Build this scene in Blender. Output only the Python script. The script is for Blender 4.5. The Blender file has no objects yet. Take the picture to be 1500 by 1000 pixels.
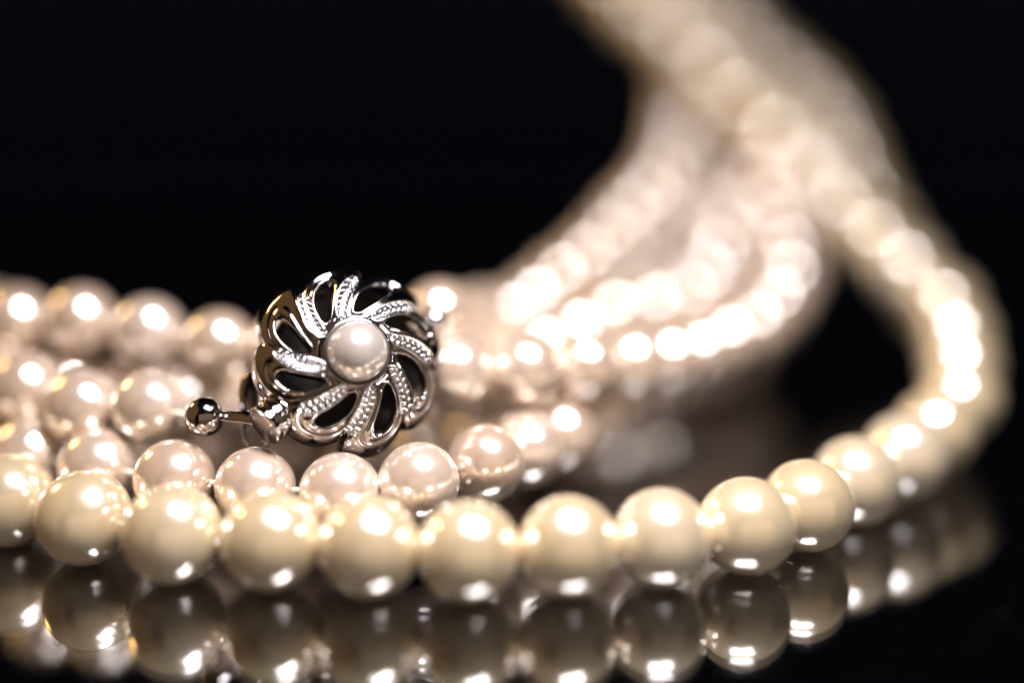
import bpy, bmesh, math, random
from mathutils import Vector, Matrix

random.seed(11)
MM = 0.001
scene = bpy.context.scene
col = scene.collection

# ------------------------------------------------------------------ camera
PITCH = math.radians(13.0)
cam_data = bpy.data.cameras.new('camera')
cam = bpy.data.objects.new('camera', cam_data)
col.objects.link(cam)
cam.location = (0.0, -97.4 * MM, 40.7 * MM)
cam.rotation_euler = (math.radians(90.0) - PITCH, 0.0, 0.0)
cam_data.sensor_width = 36.0
cam_data.lens = 44.4
cam_data.clip_start = 0.005
cam_data.clip_end = 20.0
cam_data.dof.use_dof = True
cam_data.dof.focus_distance = 103.0 * MM
cam_data.dof.aperture_fstop = 3.0
cam_data.dof.aperture_blades = 0
scene.camera = cam

# ------------------------------------------------------------------ world: a dark room
world = bpy.data.worlds.new('World')
scene.world = world
world.use_nodes = True
bg = world.node_tree.nodes['Background']
bg.inputs['Color'].default_value = (0.62, 0.64, 1.0, 1)
bg.inputs['Strength'].default_value = 0.0038

# ------------------------------------------------------------------ lamps
def area_lamp(name, direction, distance, target, size, power, color, roll=0.0, shape='RECTANGLE'):
    d = bpy.data.lights.new(name, 'AREA')
    d.shape = shape
    d.size, d.size_y = size
    d.energy = power
    d.color = color
    o = bpy.data.objects.new(name, d)
    col.objects.link(o)
    v = Vector(direction).normalized()
    o.location = Vector(target) + v * distance
    x = Vector((1, 0, 0)) if abs(v.x) < 0.7 else Vector((0, 1, 0))
    x = (x - v * x.dot(v)).normalized()
    m = Matrix((x, v.cross(x), v)).transposed()
    o.rotation_euler = (m @ Matrix.Rotation(roll, 3, 'Z')).to_euler()
    return o

CENTRE = (0.0, 0.02, 0.006)
LAMP = Vector((18, -27, 108)) * MM
AIM = Vector((6, -20, 0)) * MM
area_lamp('softbox_lamp', LAMP - AIM, (LAMP - AIM).length, AIM, (0.058, 0.032), 0.43, (0.95, 0.94, 1.0), math.radians(-14))
area_lamp('bulb_lamp', (-0.79, 0.41, 0.50), 0.55, CENTRE, (0.07, 0.07), 0.6, (1.0, 0.62, 0.22), 0.0, 'DISK')
area_lamp('added_warm_fill', (-0.90, -0.10, 0.42), 0.75, CENTRE, (1.3, 1.0), 0.85, (1.0, 0.56, 0.24))  # added area light, stands in for warm room tones mirrored in the silver

area_lamp('added_front_fill', (0.30, -0.92, 0.12), 0.80, CENTRE, (1.3, 0.7), 0.95, (1.0, 0.70, 0.46))  # added fill behind the camera, no real fixture; lifts pearl fronts and undersides

# ------------------------------------------------------------------ render
scene.view_settings.view_transform = 'Standard'
scene.view_settings.look = 'None'
scene.view_settings.exposure = 0.0
scene.view_settings.gamma = 1.0
scene.view_settings.use_curve_mapping = False
scene.render.engine = 'CYCLES'
cy = scene.cycles
cy.max_bounces = 12
cy.glossy_bounces = 8
cy.transmission_bounces = 10
cy.diffuse_bounces = 4
cy.sample_clamp_indirect = 25.0
cy.use_denoising = True
cy.use_adaptive_sampling = False

# ------------------------------------------------------------------ materials
def new_mat(name):
    m = bpy.data.materials.new(name)
    m.use_nodes = True
    nt = m.node_tree
    return m, nt, nt.nodes['Principled BSDF']

def ramp(nt, stops):
    r = nt.nodes.new('ShaderNodeValToRGB')
    els = r.color_ramp.elements
    while len(els) < len(stops):
        els.new(0.5)
    for el, (p, c) in zip(els, stops):
        el.position = p
        el.color = (*c, 1)
    return r

def pearl_material(name, c_low, c_mid, c_high, lustre, rough):
    m, nt, p = new_mat(name)
    n, l = nt.nodes, nt.links
    info = n.new('ShaderNodeObjectInfo')
    tc = n.new('ShaderNodeTexCoord')
    off = n.new('ShaderNodeVectorMath'); off.operation = 'ADD'
    sc = n.new('ShaderNodeVectorMath'); sc.operation = 'SCALE'
    comb = n.new('ShaderNodeCombineXYZ')
    for k in range(3):
        l.new(info.outputs['Random'], comb.inputs[k])
    l.new(comb.outputs[0], sc.inputs[0]); sc.inputs['Scale'].default_value = 0.37
    l.new(tc.outputs['Object'], off.inputs[0]); l.new(sc.outputs[0], off.inputs[1])
    # body colour: each pearl a little different, cloudy nacre inside a pearl
    cloud = n.new('ShaderNodeTexNoise')
    cloud.inputs['Scale'].default_value = 330.0
    cloud.inputs['Detail'].default_value = 3.0
    cloud.inputs['Distortion'].default_value = 0.6
    l.new(off.outputs[0], cloud.inputs['Vector'])
    add = n.new('ShaderNodeMath'); add.operation = 'MULTIPLY_ADD'
    l.new(cloud.outputs['Fac'], add.inputs[0]); add.inputs[1].default_value = 0.9
    l.new(info.outputs['Random'], add.inputs[2])
    half = n.new('ShaderNodeMath'); half.operation = 'MULTIPLY'
    l.new(add.outputs[0], half.inputs[0]); half.inputs[1].default_value = 0.52
    cr = ramp(nt, [(0.12, c_low), (0.48, c_mid), (0.86, c_high)])
    l.new(half.outputs[0], cr.inputs['Fac'])
    l.new(cr.outputs['Color'], p.inputs['Base Color'])
    # satin nacre under a clear lacquer, with faint pits and wiped patches
    wear = n.new('ShaderNodeTexNoise')
    wear.inputs['Scale'].default_value = 520.0
    wear.inputs['Detail'].default_value = 5.0
    l.new(off.outputs[0], wear.inputs['Vector'])
    mr = n.new('ShaderNodeMapRange')
    mr.inputs['From Min'].default_value = 0.35; mr.inputs['From Max'].default_value = 0.7
    mr.inputs['To Min'].default_value = rough - 0.035; mr.inputs['To Max'].default_value = rough + 0.05
    l.new(wear.outputs['Fac'], mr.inputs['Value'])
    mr2 = n.new('ShaderNodeMapRange')
    mr2.inputs['From Min'].default_value = 0.4; mr2.inputs['From Max'].default_value = 0.75
    mr2.inputs['To Min'].default_value = 0.02; mr2.inputs['To Max'].default_value = 0.09
    l.new(wear.outputs['Fac'], mr2.inputs['Value'])
    l.new(mr2.outputs['Result'], p.inputs['Coat Roughness'])
    p.inputs['Roughness'].default_value = 0.5
    p.inputs['Sheen Weight'].default_value = 0.22
    p.inputs['Sheen Roughness'].default_value = 0.35
    p.inputs['Sheen Tint'].default_value = (1.0, 0.90, 0.72, 1)
    p.inputs['Coat Weight'].default_value = 1.0
    p.inputs['Coat IOR'].default_value = 1.65
    fine = n.new('ShaderNodeTexNoise')
    fine.inputs['Scale'].default_value = 900.0
    fine.inputs['Detail'].default_value = 4.0
    l.new(off.outputs[0], fine.inputs['Vector'])
    bump = n.new('ShaderNodeBump')
    bump.inputs['Strength'].default_value = 0.12
    bump.inputs['Distance'].default_value = 0.00012
    l.new(fine.outputs['Fac'], bump.inputs['Height'])
    dent = n.new('ShaderNodeTexNoise')
    dent.inputs['Scale'].default_value = 260.0
    dent.inputs['Detail'].default_value = 1.0
    l.new(off.outputs[0], dent.inputs['Vector'])
    bump2 = n.new('ShaderNodeBump')
    bump2.inputs['Strength'].default_value = 0.06
    bump2.inputs['Distance'].default_value = 0.0006
    l.new(dent.outputs['Fac'], bump2.inputs['Height'])
    l.new(bump2.outputs['Normal'], bump.inputs['Normal'])
    l.new(bump.outputs['Normal'], p.inputs['Normal'])
    l.new(bump2.outputs['Normal'], p.inputs['Coat Normal'])
    # mother-of-pearl lustre: a broad, nearly colourless satin reflection
    gl = n.new('ShaderNodeBsdfAnisotropic')
    gl.distribution = 'MULTI_GGX'
    tint = ramp(nt, [(0.2, (0.97, 0.88, 0.80)), (0.5, (0.97, 0.90, 0.80)), (0.8, (0.94, 0.91, 0.87))])
    l.new(half.outputs[0], tint.inputs['Fac'])
    l.new(tint.outputs['Color'], gl.inputs['Color'])
    l.new(mr.outputs['Result'], gl.inputs['Roughness'])
    l.new(bump.outputs['Normal'], gl.inputs['Normal'])
    mix = n.new('ShaderNodeMixShader')
    mix.inputs['Fac'].default_value = lustre
    l.new(p.outputs['BSDF'], mix.inputs[1]); l.new(gl.outputs['BSDF'], mix.inputs[2])
    l.new(mix.outputs[0], n['Material Output'].inputs['Surface'])
    return m

M_CREAM = pearl_material('cream_pearl', (0.60, 0.44, 0.23), (0.67, 0.51, 0.30), (0.72, 0.575, 0.40), 0.47, 0.18)
M_BLUSH = pearl_material('blush_pearl', (0.54, 0.365, 0.245), (0.59, 0.42, 0.30), (0.64, 0.485, 0.37), 0.49, 0.175)
M_WHITE = pearl_material('white_pearl', (0.36, 0.30, 0.25), (0.40, 0.335, 0.285), (0.43, 0.365, 0.315), 0.34, 0.24)

def silver_material(name, base, rough):
    m, nt, p = new_mat(name)
    n, l = nt.nodes, nt.links
    p.inputs['Base Color'].default_value = (*base, 1)
    p.inputs['Metallic'].default_value = 1.0
    tc = n.new('ShaderNodeTexCoord')
    t = n.new('ShaderNodeTexNoise')
    t.inputs['Scale'].default_value = 900.0
    t.inputs['Detail'].default_value = 4.0
    l.new(tc.outputs['Object'], t.inputs['Vector'])
    mr = n.new('ShaderNodeMapRange')
    mr.inputs['To Min'].default_value = rough * 0.5
    mr.inputs['To Max'].default_value = rough * 1.6
    l.new(t.outputs['Fac'], mr.inputs['Value'])
    l.new(mr.outputs['Result'], p.inputs['Roughness'])
    b = n.new('ShaderNodeBump')
    b.inputs['Strength'].default_value = 0.12
    b.inputs['Distance'].default_value = 0.00010
    l.new(t.outputs['Fac'], b.inputs['Height'])
    l.new(b.outputs['Normal'], p.inputs['Normal'])
    return m

M_SILVER = silver_material('polished_silver', (0.42, 0.39, 0.385), 0.09)
M_SILVER_CUT = silver_material('bright_cut_silver', (0.74, 0.72, 0.72), 0.14)

M_SHADE_SILVER = silver_material('shade_toned_silver', (0.20, 0.175, 0.16), 0.3)  # base colour darkened to put shade into the tray behind the openings

M_THREAD, _nt, _p = new_mat('silk_thread')
_p.inputs['Base Color'].default_value = (0.70, 0.62, 0.50, 1)
_p.inputs['Roughness'].default_value = 0.8

M_GLASS, _nt, _p = new_mat('clear_glass')
_p.inputs['Base Color'].default_value = (0.72, 0.72, 0.74, 1)
_p.inputs['Transmission Weight'].default_value = 1.0
_p.inputs['IOR'].default_value = 2.2
_p.inputs['Roughness'].default_value = 0.0

M_BLACK, _nt, _p = new_mat('black_felt')
_n = _nt.nodes.new('ShaderNodeTexNoise'); _n.inputs['Scale'].default_value = 1500.0
_r = ramp(_nt, [(0.3, (0.0016, 0.0016, 0.002)), (0.7, (0.003, 0.003, 0.0036))])
_nt.links.new(_n.outputs['Fac'], _r.inputs['Fac'])
_nt.links.new(_r.outputs['Color'], _p.inputs['Base Color'])
_p.inputs['Roughness'].default_value = 1.0
_p.inputs['Specular IOR Level'].default_value = 0.0

M_DUST, _nt, _p = new_mat('dust')
_p.inputs['Base Color'].default_value = (0.6, 0.57, 0.52, 1)
_p.inputs['Roughness'].default_value = 0.9

# ------------------------------------------------------------------ helpers
def mesh_obj(name, verts, faces, material, parent=None, smooth=True):
    me = bpy.data.meshes.new(name)
    me.from_pydata([tuple(v) for v in verts], [], faces)
    me.update()
    bm = bmesh.new(); bm.from_mesh(me)
    bmesh.ops.recalc_face_normals(bm, faces=bm.faces)
    bm.to_mesh(me); bm.free()
    if smooth:
        me.polygons.foreach_set('use_smooth', [True] * len(me.polygons))
    me.materials.append(material)
    o = bpy.data.objects.new(name, me)
    col.objects.link(o)
    if parent is not None:
        o.parent = parent
    return o

def box_geo(x0, x1, y0, y1, z0, z1):
    v = [(x, y, z) for z in (z0, z1) for y in (y0, y1) for x in (x0, x1)]
    f = [(0, 2, 3, 1), (4, 5, 7, 6), (0, 1, 5, 4), (2, 6, 7, 3), (0, 4, 6, 2), (1, 3, 7, 5)]
    return v, f

class Geo:
    """collects pieces of one part"""
    def __init__(self):
        self.v, self.f = [], []
    def add(self, v, f):
        b = len(self.v)
        self.v += [Vector(p) for p in v]
        self.f += [tuple(i + b for i in q) for q in f]
    def grid(self, rows, close_u=False, close_v=False):
        nr, nc = len(rows), len(rows[0])
        v = [p for r in rows for p in r]
        f = []
        for i in range(nr if close_v else nr - 1):
            for j in range(nc if close_u else nc - 1):
                a, b = i * nc + j, i * nc + (j + 1) % nc
                c, d = ((i + 1) % nr) * nc + (j + 1) % nc, ((i + 1) % nr) * nc + j
                f.append((a, b, c, d))
        self.add(v, f)
    def tube(self, path, radius, sides=10, closed=False, flat=1.0, flat_axis=None):
        path = [Vector(p) for p in path]
        rows, prev = [], None
        n = len(path)
        for i, p in enumerate(path):
            if closed:
                t = path[(i + 1) % n] - path[(i - 1) % n]
            else:
                t = path[min(i + 1, n - 1)] - path[max(i - 1, 0)]
            t.normalize()
            if flat_axis is not None:
                ref = Vector(flat_axis)
            elif prev is not None:
                ref = prev
            else:
                ref = Vector((0, 0, 1)) if abs(t.z) < 0.9 else Vector((1, 0, 0))
            a = (ref - t * ref.dot(t)).normalized()
            prev = a
            b = t.cross(a)
            r = radius[i] if isinstance(radius, (list, tuple)) else radius
            rows.append([p + a * (math.cos(2 * math.pi * k / sides) * r * flat) + b * (math.sin(2 * math.pi * k / sides) * r) for k in range(sides)])
        self.grid(rows, close_u=True, close_v=closed)
        if not closed:
            self.add(rows[0], [tuple(range(sides))])
            self.add(rows[-1], [tuple(range(sides))])
    def lathe(self, profile, origin, axis, seg=40, cap=True):
        ax = Vector(axis).normalized()
        ref = Vector((0, 0, 1)) if abs(ax.z) < 0.9 else Vector((1, 0, 0))
        a = (ref - ax * ref.dot(ax)).normalized(); b = ax.cross(a)
        rows = [[Vector(origin) + ax * h + (a * math.cos(2 * math.pi * k / seg) + b * math.sin(2 * math.pi * k / seg)) * r for k in range(seg)] for r, h in profile]
        self.grid(rows, close_u=True)
    def ball(self, c, r, seg=14, rings=8, squash=1.0):
        rows = []
        for i in range(rings + 1):
            th = math.pi * i / rings
            rr = max(math.sin(th), 0.002) * r
            rows.append([Vector(c) + Vector((rr * math.cos(2 * math.pi * k / seg), rr * math.sin(2 * math.pi * k / seg), math.cos(th) * r * squash)) for k in range(seg)])
        self.grid(rows, close_u=True)
    def build(self, name, material, parent=None, scale=MM, smooth=True):
        bmv = [v * scale for v in self.v]
        o = mesh_obj(name, bmv, self.f, material, parent, smooth)
        return o

def weld(o, dist=2e-6):
    bm = bmesh.new(); bm.from_mesh(o.data)
    bmesh.ops.remove_doubles(bm, verts=bm.verts, dist=dist)
    bmesh.ops.recalc_face_normals(bm, faces=bm.faces)
    bm.to_mesh(o.data); bm.free()
    return o

# ------------------------------------------------------------------ setting: a sheet of clear glass over black felt
v, f = box_geo(-0.7, 0.7, -0.45, 1.1, -0.0018, 0.0)
glass = mesh_obj('glass_tabletop', v, f, M_GLASS, None, smooth=False)
glass['kind'] = 'structure'
v, f = box_geo(-1.5, 1.5, -1.2, 2.2, -0.030, -0.0030)
felt = mesh_obj('ground', v, f, M_BLACK, None, smooth=False)
felt['kind'] = 'structure'

# ------------------------------------------------------------------ pearl centres along each strand, millimetres
STRANDS = {
    'A': [
        (-76.23, 39.91, 3.75), (-76.16, 32.32, 3.75), (-73.59, 25.15, 3.75), (-68.32, 19.64, 3.75), (-62.31, 14.91, 3.75), (-56.13, 10.39, 3.75),
        (-49.44, 6.66, 3.75), (-42.53, 3.36, 3.75), (-34.69, -0.83, 3.75), (-26.65, -4.36, 3.75), (-18.60, -5.71, 3.75), (-10.95, -6.91, 3.75),
        (-3.31, -7.72, 3.75), (4.29, -6.92, 3.75), (11.58, -5.15, 3.75), (18.63, -2.60, 3.75), (24.56, 2.00, 3.75), (30.26, 8.14, 3.75),
        (36.03, 12.86, 4.58), (40.71, 18.68, 5.19), (44.99, 24.69, 6.54), (47.30, 31.64, 8.16), (49.15, 38.75, 9.68), (49.82, 45.87, 11.92),
        (47.34, 52.18, 15.14), (45.22, 58.85, 17.81), (42.38, 65.09, 20.86), (39.13, 70.34, 25.11), (35.42, 75.47, 29.12), (31.40, 80.16, 33.37),
        (27.21, 84.40, 37.92), (23.03, 88.97, 42.14), (18.71, 93.72, 46.03), (14.74, 98.24, 50.49), (10.97, 102.54, 55.35), (7.41, 106.64, 60.52),
    ],
    'A2': [
        (17.63, 126.78, 64.98), (19.04, 120.54, 60.92), (25.24, 117.05, 58.33), (29.70, 114.40, 52.80), (34.17, 111.58, 47.37), (37.01, 107.79, 41.46),
        (41.28, 103.16, 37.26), (45.00, 97.74, 33.61), (47.15, 91.72, 29.69), (48.32, 85.86, 25.16), (49.05, 80.00, 20.54), (50.15, 73.68, 16.65),
        (51.74, 67.30, 13.03), (53.68, 61.20, 9.13),
    ],
    'B_rope': [
        (31.85, 58.50, 7.49), (30.01, 52.43, 8.72), (26.79, 47.10, 6.94), (22.28, 42.57, 5.93), (18.32, 37.45, 5.86), (14.42, 32.28, 5.72),
        (10.90, 26.84, 5.56), (7.75, 21.18, 5.50), (4.71, 15.46, 5.67), (1.45, 9.88, 6.16), (-2.20, 4.54, 6.60), (-7.59, 0.19, 6.42),
        (-13.92, -0.39, 5.69), (-20.95, 0.45, 5.93), (-28.01, 2.07, 6.00), (-35.47, 5.77, 5.76), (-43.01, 10.07, 5.50), (-48.58, 13.35, 5.41),
        (-54.16, 16.38, 6.64), (-59.70, 18.87, 8.87), (-64.35, 23.30, 8.11), (-68.41, 28.24, 7.17), (-70.21, 34.39, 6.68), (-65.60, 37.27, 10.14),
        (-59.93, 34.64, 11.82), (-55.50, 30.30, 13.66), (-51.31, 25.46, 14.62), (-47.26, 20.50, 15.59), (-40.59, 19.00, 15.87), (-33.79, 17.27, 15.07),
        (-26.88, 15.49, 14.28), (-20.49, 15.09, 14.43), (-14.52, 17.32, 13.34),
    ],
    'B_clasp_left': [
        (-31.19, 8.00, 10.47), (-37.87, 9.96, 9.96), (-44.17, 13.49, 10.78), (-48.94, 17.70, 10.09), (-53.68, 22.02, 9.63), (-57.49, 26.39, 6.92),
        (-62.56, 29.28, 9.52), (-63.22, 27.44, 3.36), (-60.00, 21.83, 3.20), (-53.53, 21.73, 3.20), (-47.18, 20.45, 3.20), (-40.75, 19.79, 3.20),
        (-34.36, 18.74, 3.20), (-27.96, 17.80, 3.20), (-21.52, 17.12, 3.20), (-15.10, 16.36, 3.20), (-8.68, 17.12, 3.20), (-3.27, 20.61, 3.20),
    ],
    'B_clasp_right': [
        (-6.83, 17.36, 16.66), (-4.97, 23.33, 15.02), (-3.03, 29.42, 13.98), (-0.24, 35.16, 12.92), (2.56, 40.96, 13.53), (5.58, 46.52, 14.92),
        (8.93, 51.89, 16.32), (11.95, 57.34, 18.12), (14.85, 62.82, 20.01), (17.85, 68.29, 21.76), (20.44, 73.85, 23.87), (22.50, 79.45, 26.42),
        (24.05, 85.04, 29.32), (25.13, 90.57, 32.54), (25.78, 95.96, 36.08), (25.91, 101.16, 39.95), (25.41, 106.09, 44.13), (24.55, 111.04, 48.22),
        (23.18, 116.43, 51.53), (22.05, 122.00, 54.63), (24.94, 124.09, 60.03),
    ],
    'B_right': [
        (-11.35, 12.01, 11.61), (-5.02, 11.60, 12.73), (1.22, 13.30, 12.57), (6.85, 16.44, 12.05), (11.75, 20.61, 11.40), (15.98, 25.46, 10.63),
        (19.75, 30.69, 10.12), (23.56, 35.92, 10.23), (27.62, 40.96, 10.65), (30.98, 46.32, 12.02), (33.48, 51.94, 14.07), (34.45, 58.08, 15.90),
        (34.54, 64.18, 18.12), (34.09, 70.27, 20.32), (33.32, 76.32, 22.54), (32.94, 82.28, 25.08), (32.66, 88.13, 27.89), (32.38, 93.79, 31.05),
        (31.88, 99.25, 34.52), (31.12, 104.56, 38.18), (30.04, 109.84, 41.78), (28.55, 115.09, 45.28), (27.90, 120.13, 49.30), (27.98, 124.36, 54.20),
        (27.04, 129.68, 57.75),
    ],
    'B_heap': [
        (-3.94, 19.59, 9.66), (-0.54, 25.00, 10.07), (3.24, 30.20, 10.67), (7.41, 35.10, 11.22), (11.22, 40.17, 12.18), (16.35, 44.09, 12.10),
        (21.06, 48.52, 12.20), (23.90, 54.15, 13.61), (26.01, 59.99, 15.41), (27.56, 65.96, 17.33), (28.13, 72.18, 19.00),
    ],
    'B_heap_two': [
        (11.16, 57.36, 8.35), (14.61, 62.55, 10.06), (17.83, 67.80, 12.01), (20.73, 73.12, 14.28), (23.17, 78.53, 16.83), (25.04, 84.13, 19.47),
        (26.61, 89.64, 22.46),
    ],
    'B_low': [
        (6.86, 40.31, 3.20), (12.46, 43.42, 3.20), (17.97, 46.72, 3.20), (23.01, 50.66, 3.20), (27.90, 54.89, 3.20),
    ],
    'B_low_two': [
        (11.11, 49.14, 5.73), (16.50, 52.58, 5.32), (21.54, 56.53, 5.30), (26.28, 60.82, 5.32), (30.54, 65.31, 7.14), (32.47, 70.79, 9.94),
    ],
    'B_under': [
        (-59.22, 36.60, 3.20), (-52.89, 35.33, 3.20), (-46.53, 34.14, 3.20), (-40.15, 33.09, 3.20), (-33.73, 32.32, 3.20), (-27.28, 31.96, 3.20),
        (-20.81, 32.01, 3.20), (-14.36, 32.44, 3.20), (-7.99, 33.49, 3.20), (-1.83, 35.46, 3.20),
    ],
    'B_mid': [
        (-51.77, 28.60, 8.75), (-47.56, 23.78, 8.65), (-42.63, 19.76, 9.38), (-36.33, 18.66, 9.29), (-30.34, 16.44, 8.98), (-24.18, 14.76, 8.52),
        (-17.79, 14.41, 8.67),
    ],
}

def pearl_mesh(name, radius, material, wobble, seed):
    """a bead turned about its drill hole (local x), very slightly out of round"""
    rnd = random.Random(seed)
    ph = [rnd.uniform(0, 6.28) for _ in range(4)]
    prof = []
    hole = 0.085
    rings = 40
    a0 = math.asin(hole)
    prof.append((0.055, -0.90))
    prof.append((0.07, -0.985))
    for i in range(rings + 1):
        th = a0 + (math.pi - 2 * a0) * i / rings
        prof.append((math.sin(th), -math.cos(th)))
    prof.append((0.07, 0.985)); prof.append((0.055, 0.90))
    seg = 64
    rows = []
    for r, h in prof:
        row = []
        for k in range(seg):
            a = 2 * math.pi * k / seg
            w = 1 + wobble * (math.sin(2 * a + ph[0]) * r * r + 0.7 * math.sin(2.2 * h + ph[1]) + 0.5 * math.sin(3 * a + ph[2]) * r)
            row.append(Vector((h * w * 0.995, r * math.cos(a) * w, r * math.sin(a) * w)) * radius)
        rows.append(row)
    g = Geo(); g.grid(rows, close_u=True)
    o = g.build(name, material, None, MM)
    me = o.data
    bpy.data.objects.remove(o)
    return me

MESH_CREAM = [pearl_mesh('pearl', 3.93, M_CREAM, 0.010, s) for s in (1, 2, 3, 4)]
MESH_BLUSH = [pearl_mesh('pearl', 3.36, M_BLUSH, 0.010, s) for s in (5, 6, 7, 8)]

def necklace(name, base, label, group=None):
    o = bpy.data.objects.new(name, None)
    col.objects.link(o)
    o.location = Vector(base) * MM
    o.empty_display_size = 0.005
    o['label'] = label
    o['category'] = 'necklace'
    return o

def string_pearls(root, pts, meshes):
    pts = [Vector(p) for p in pts]
    base = root.location
    for i, p in enumerate(pts):
        t = (pts[min(i + 1, len(pts) - 1)] - pts[max(i - 1, 0)]).normalized()
        o = bpy.data.objects.new('pearl', random.choice(meshes))
        col.objects.link(o)
        o.parent = root
        q = t.to_track_quat('X', 'Z').to_matrix() @ Matrix.Rotation(random.uniform(0, 6.28), 3, 'X')
        o.matrix_basis = Matrix.Translation(p * MM - base) @ q.to_4x4() @ Matrix.Scale(random.uniform(0.985, 1.01), 4)
    g = Geo()
    g.tube([p - base / MM for p in pts], 0.26, 6)
    g.build('thread', M_THREAD, root)

cream = necklace('pearl_necklace', (20, -2, 0), 'large cream pearls in the front row on black glass, curving up at the right')
for key in ('A', 'A2'):
    string_pearls(cream, STRANDS[key], MESH_CREAM)

blush = necklace('pearl_necklace', (-14, 8, 0), 'smaller blush white pearls piled behind the front row, with a silver flower clasp')
for key in STRANDS:
    if key.startswith('B'):
        string_pearls(blush, STRANDS[key], MESH_BLUSH)

# ------------------------------------------------------------------ the flower clasp (local frame: z out of the flower, millimetres)
R_NOTCH, R_LOBE = 6.1, 7.65
def dome(rho):
    return 4.2 * math.sqrt(max(0.0, 1 - (rho / 7.8) ** 2.6))
def twist(rho):
    return math.radians(-27.0) * (rho - 2.8) / 3.5
def rim_radius(alpha):
    d = math.degrees(alpha) - 5.0
    x = min(1.0, d / 17.5 if d > 0 else -d / 27.5)
    return R_NOTCH + (R_LOBE - R_NOTCH) * math.sqrt(max(0.0, 1 - x ** 2.4))
def polar(rho, th, z):
    return Vector((rho * math.cos(th), rho * math.sin(th), z))

# back tray that the petals sit on
g = Geo()
prof = [(0.02, -1.6), (5.0, -1.6), (5.7, -1.4), (6.1, -0.9), (6.15, 0.1), (5.95, 0.1), (5.8, -0.7), (5.3, -1.2), (0.02, -1.2)]
g.lathe(prof, (0, 0, 0), (0, 0, 1), 64)
clasp = g.build('clasp', M_SHADE_SILVER, blush)
clasp['label'] = 'silver openwork flower clasp with a pearl in its centre'
EX, EY, EN = Vector((0.952, 0.298, -0.069)), Vector((-0.061, 0.406, 0.912)), Vector((0.300, -0.864, 0.405))
EN.normalize(); EX = EY.cross(EN).normalized(); EY = EN.cross(EX)
rot = Matrix((EX, EY, EN)).transposed().to_4x4()
clasp.matrix_basis = Matrix.Translation(Vector((-13.93, 5.97, 15.0)) * MM - blush.location) @ rot @ Matrix.Scale(1.06, 4)

# one petal: a puffed, polished band round a teardrop opening
def petal_geo():
    RC = 4.75
    N = 72
    hole, edge = [], []
    for k in range(N):
        ph = 2 * math.pi * k / N
        ca, sb = math.cos(ph), math.sin(ph)
        hole.append((RC + 1.5 * ca, (0.74 + 0.26 * ca) * sb + 0.08))
        t = 0.0
        while True:
            t += 0.01
            rho, b = RC + t * ca, t * sb
            if rho <= 2.62:
                break
            al = b / rho
            if abs(al) > math.radians(22.4) or rho > rim_radius(al):
                break
        edge.append((RC + t * ca, t * sb))
    prof = [(0.0, -1.25), (0.0, -0.35), (0.03, -0.10), (0.10, 0.10), (0.18, 0.17), (0.27, 0.13), (0.34, -0.04), (0.40, -0.06), (0.46, 0.06), (0.58, 0.15), (0.72, 0.12), (0.86, -0.02), (0.96, -0.22), (1.0, -0.42)]
    rows = []
    for s, dz in prof:
        row = []
        for (r0, b0), (r1, b1) in zip(hole, edge):
            rho, b = r0 + (r1 - r0) * s, b0 + (b1 - b0) * s
            row.append(polar(rho, b / rho + twist(rho), dome(rho) + dz - 0.22 * b * s))
        rows.append(row)
    low = []
    for r1, b1 in edge:
        rho = r1 * 0.975
        low.append(polar(rho, b1 / r1 + twist(r1), min(dome(r1) - 0.9, -0.4) if r1 > 6.2 else dome(r1) - 1.1))
    rows.append(low)
    g = Geo(); g.grid(rows, close_u=True)
    return g

# one strip: a curved leaf with a raised edge and rows of beaded grains
def strip_geo():
    g = Geo()
    r0, r1, n = 2.75, 6.15, 26
    def centre(s):
        rho = r0 + (r1 - r0) * s
        return rho, twist(rho)
    def half(s):
        return 0.60 * (1 - abs(2 * s - 1) ** 4.0) ** 0.5 * (0.84 + 0.22 * s) + 0.03
    def at(s, off, dz):
        rho, th = centre(s)
        p = polar(rho, th, 0)
        rho2, th2 = centre(s + 0.01)
        t = (polar(rho2, th2, 0) - p).normalized()
        q = p + Vector((-t.y, t.x, 0)) * off
        return Vector((q.x, q.y, dome(rho) + dz))
    rows = []
    for i in range(n + 1):
        s = i / n
        h = half(s)
        rows.append([at(s, o * h, z) for o, z in ((-1.02, -0.6), (-1.0, 0.52), (-0.93, 0.64), (-0.82, 0.64), (-0.74, 0.48), (0, 0.45), (0.74, 0.48), (0.82, 0.64), (0.93, 0.64), (1.0, 0.52), (1.02, -0.6))])
    g.grid(rows)
    g.add(rows[0], [tuple(range(len(rows[0])))])
    g.add(rows[-1], [tuple(range(len(rows[-1])))])
    for i in range(15):
        s = 0.08 + 0.84 * i / 14
        off = (0.17 if i % 2 else -0.17) + random.uniform(-0.02, 0.02)
        g.ball(at(s, off * (1.0 if 0 < i < 14 else 0.3), 0.53), random.uniform(0.125, 0.165), 10, 6)
    return g

pg, sg = petal_geo(), strip_geo()
petal = pg.build('petal', M_SILVER, clasp)
strip = sg.build('beaded_strip', M_SILVER_CUT, clasp)
for k in range(8):
    a = math.radians(20 + 45 * k + (0, -2, 3, -1, 2, 4, -1, 0)[k])
    if k == 0:
        st, pt = strip, petal
    else:
        st, pt = strip.copy(), petal.copy()
        col.objects.link(st); col.objects.link(pt)
        st.parent = clasp; pt.parent = clasp
    st.rotation_euler = (0, 0, a)
    pt.rotation_euler = (math.radians(random.uniform(-1.5, 1.5)), math.radians(random.uniform(-1.5, 1.5)), math.radians(20 + 45 * k + 22.5 + random.uniform(-1.5, 1.5)))
    pt.scale = (random.uniform(0.98, 1.03),) * 2 + (1.0,)

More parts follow.
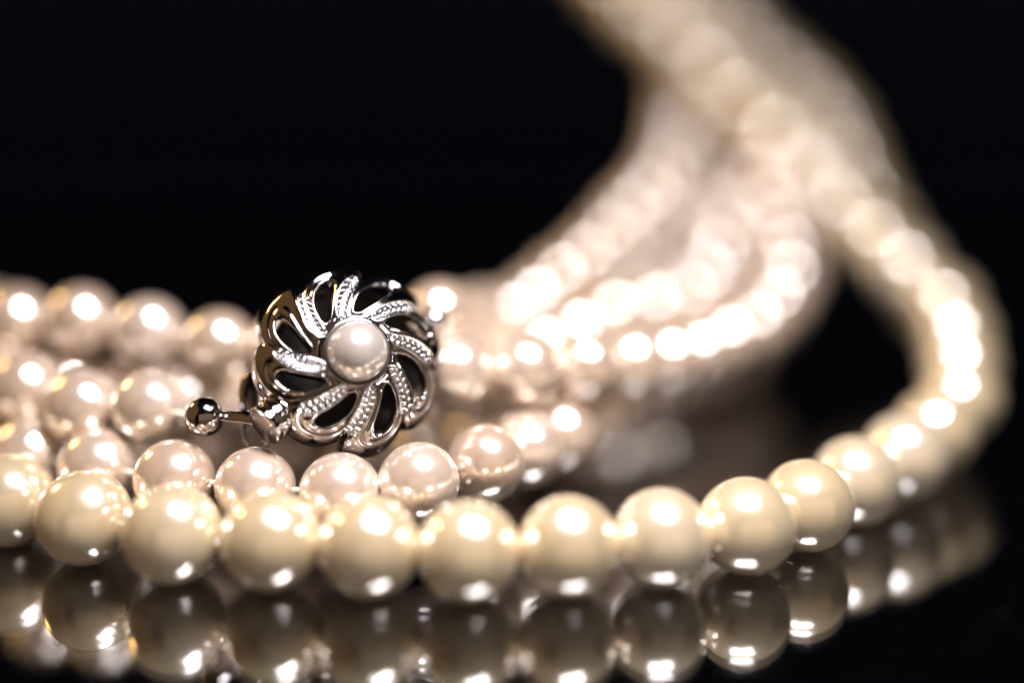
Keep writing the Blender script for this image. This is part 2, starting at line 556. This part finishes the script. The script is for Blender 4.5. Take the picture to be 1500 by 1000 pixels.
# bezel cup and its pearl
g = Geo()
g.lathe([(0.02, 2.7), (2.50, 2.7), (2.74, 3.0), (2.78, 3.8), (2.72, 4.35), (2.62, 4.5), (2.48, 4.45), (2.38, 4.1), (0.02, 3.7)], (0, 0, 0), (0, 0, 1), 56)
g.build('bezel', M_SILVER, clasp)
me = pearl_mesh('centre_pearl', 2.32, M_WHITE, 0.004, 21)
cp = bpy.data.objects.new('centre_pearl', me); col.objects.link(cp)
cp.parent = clasp
cp.location = (0, 0, 4.5 * MM)
cp.rotation_euler = (0.3, 0.2, 0.5)

# hook side: end bead, flat stem, ribbed barrel, lever blade, wire ring
g = Geo(); g.ball((-10.9, -3.8, -2.2), 1.56, 40, 24)
g.build('end_bead', M_SILVER, clasp)
g = Geo(); g.tube([(-9.8, -3.85, -1.8), (-9.0, -3.95, -1.2), (-8.1, -4.1, -0.6), (-7.3, -4.3, -0.1), (-6.6, -4.5, 0.3)], [0.5, 0.52, 0.56, 0.6, 0.6], 12, flat=0.45, flat_axis=(0, 0.3, 1))
g.build('stem', M_SILVER, clasp)
g = Geo(); g.tube([(-11.6, -3.7, -3.2), (-12.6, -3.2, -5.2), (-14.4, -2.1, -9.0)], 0.3, 8)
g.build('thread', M_THREAD, clasp)
ax = Vector((1.6, 1.2, -0.5)).normalized()
c0 = Vector((-6.85, -5.15, 1.4))
g = Geo()
g.lathe([(0.02, -0.04), (1.0, -0.03), (1.50, -0.01), (1.56, 0.0), (1.60, 0.03), (1.62, 0.08), (1.62, 0.46), (1.60, 0.50), (1.50, 0.52), (1.48, 0.54), (1.48, 0.68), (1.50, 0.70), (1.62, 0.72), (1.66, 0.76), (1.66, 1.18), (1.63, 1.22), (1.55, 1.24), (1.54, 1.27), (1.54, 1.40), (1.56, 1.43), (1.66, 1.45), (1.69, 1.49), (1.69, 2.2), (1.6, 2.3), (0.02, 2.3)], c0, ax, 44)
g.build('barrel', M_SILVER, clasp)
g = Geo()
rows_f, rows_b = [], []
for i in range(17):
    s = i / 16
    w = 0.75 * (1 - abs(2 * s - 1) ** 3) ** 0.5 + 0.05
    cx, cyy = -7.15 - 0.35 * math.sin(math.pi * s), -0.1 - 4.4 * s
    rows_f.append([Vector((cx + w * o, cyy, -2.0 - 0.35 * (1 - o * o) * -1)) for o in (-1, -0.5, 0, 0.5, 1)])
    rows_b.append([Vector((p.x, p.y, p.z - 0.28)) for p in rows_f[-1]])
ring = [rf + rb[::-1] for rf, rb in zip(rows_f, rows_b)]
g.grid(ring, close_u=True)
g.add(ring[0], [tuple(range(10))]); g.add(ring[-1], [tuple(range(10))])
g.build('lever', M_SILVER, clasp)
g = Geo()
g.tube([Vector((-6.9 + 1.0 * math.cos(a), -5.0 + 1.35 * math.sin(a), -2.6)) for a in [2 * math.pi * k / 32 for k in range(32)]], 0.2, 8, closed=True)
g.build('wire_ring', M_SILVER, clasp)
g = Geo()
v, f = box_geo(-6.4, -3.6, -4.6, -2.2, -2.2, -0.9)
g.add(v, f)
sock = g.build('socket', M_SILVER, clasp, smooth=False)
bev = sock.modifiers.new('bevel', 'BEVEL'); bev.width = 0.25 * MM; bev.segments = 2
# far side: eye and bead that take the strand running up behind
g = Geo(); g.ball((7.7, 3.8, -1.3), 1.05, 32, 18)
g.build('end_bead', M_SILVER, clasp)
g = Geo(); g.tube([(5.6, 2.6, -0.6), (6.6, 3.2, -0.9), (7.7, 3.8, -1.3), (8.6, 4.6, -3.6), (9.2, 5.2, -6.0)], 0.3, 8)
g.build('stem', M_SILVER, clasp)
for o in clasp.children:
    if o.type == 'MESH' and o.data.users == 1:
        weld(o)
weld(clasp)

# ------------------------------------------------------------------ specks of dust on the glass
g = Geo()
for _ in range(170):
    x, y = random.uniform(-60, 75), random.uniform(-45, 90)
    r = random.choice((0.02, 0.025, 0.03, 0.03, 0.04))
    g.ball((x, y, r * 0.5), r, 5, 3, 0.6)
for _ in range(9):
    x, y, a = random.uniform(-30, 60), random.uniform(-38, 30), random.uniform(0, 3.14)
    L = random.uniform(0.3, 0.8)
    g.tube([(x + L * t * math.cos(a + t), y + L * t * math.sin(a + t), 0.02) for t in (0, 0.33, 0.66, 1)], 0.012, 4)
dust = g.build('dust', M_DUST)
dust['kind'] = 'stuff'
dust['label'] = 'tiny specks of dust on the black glass'
dust['category'] = 'dust'
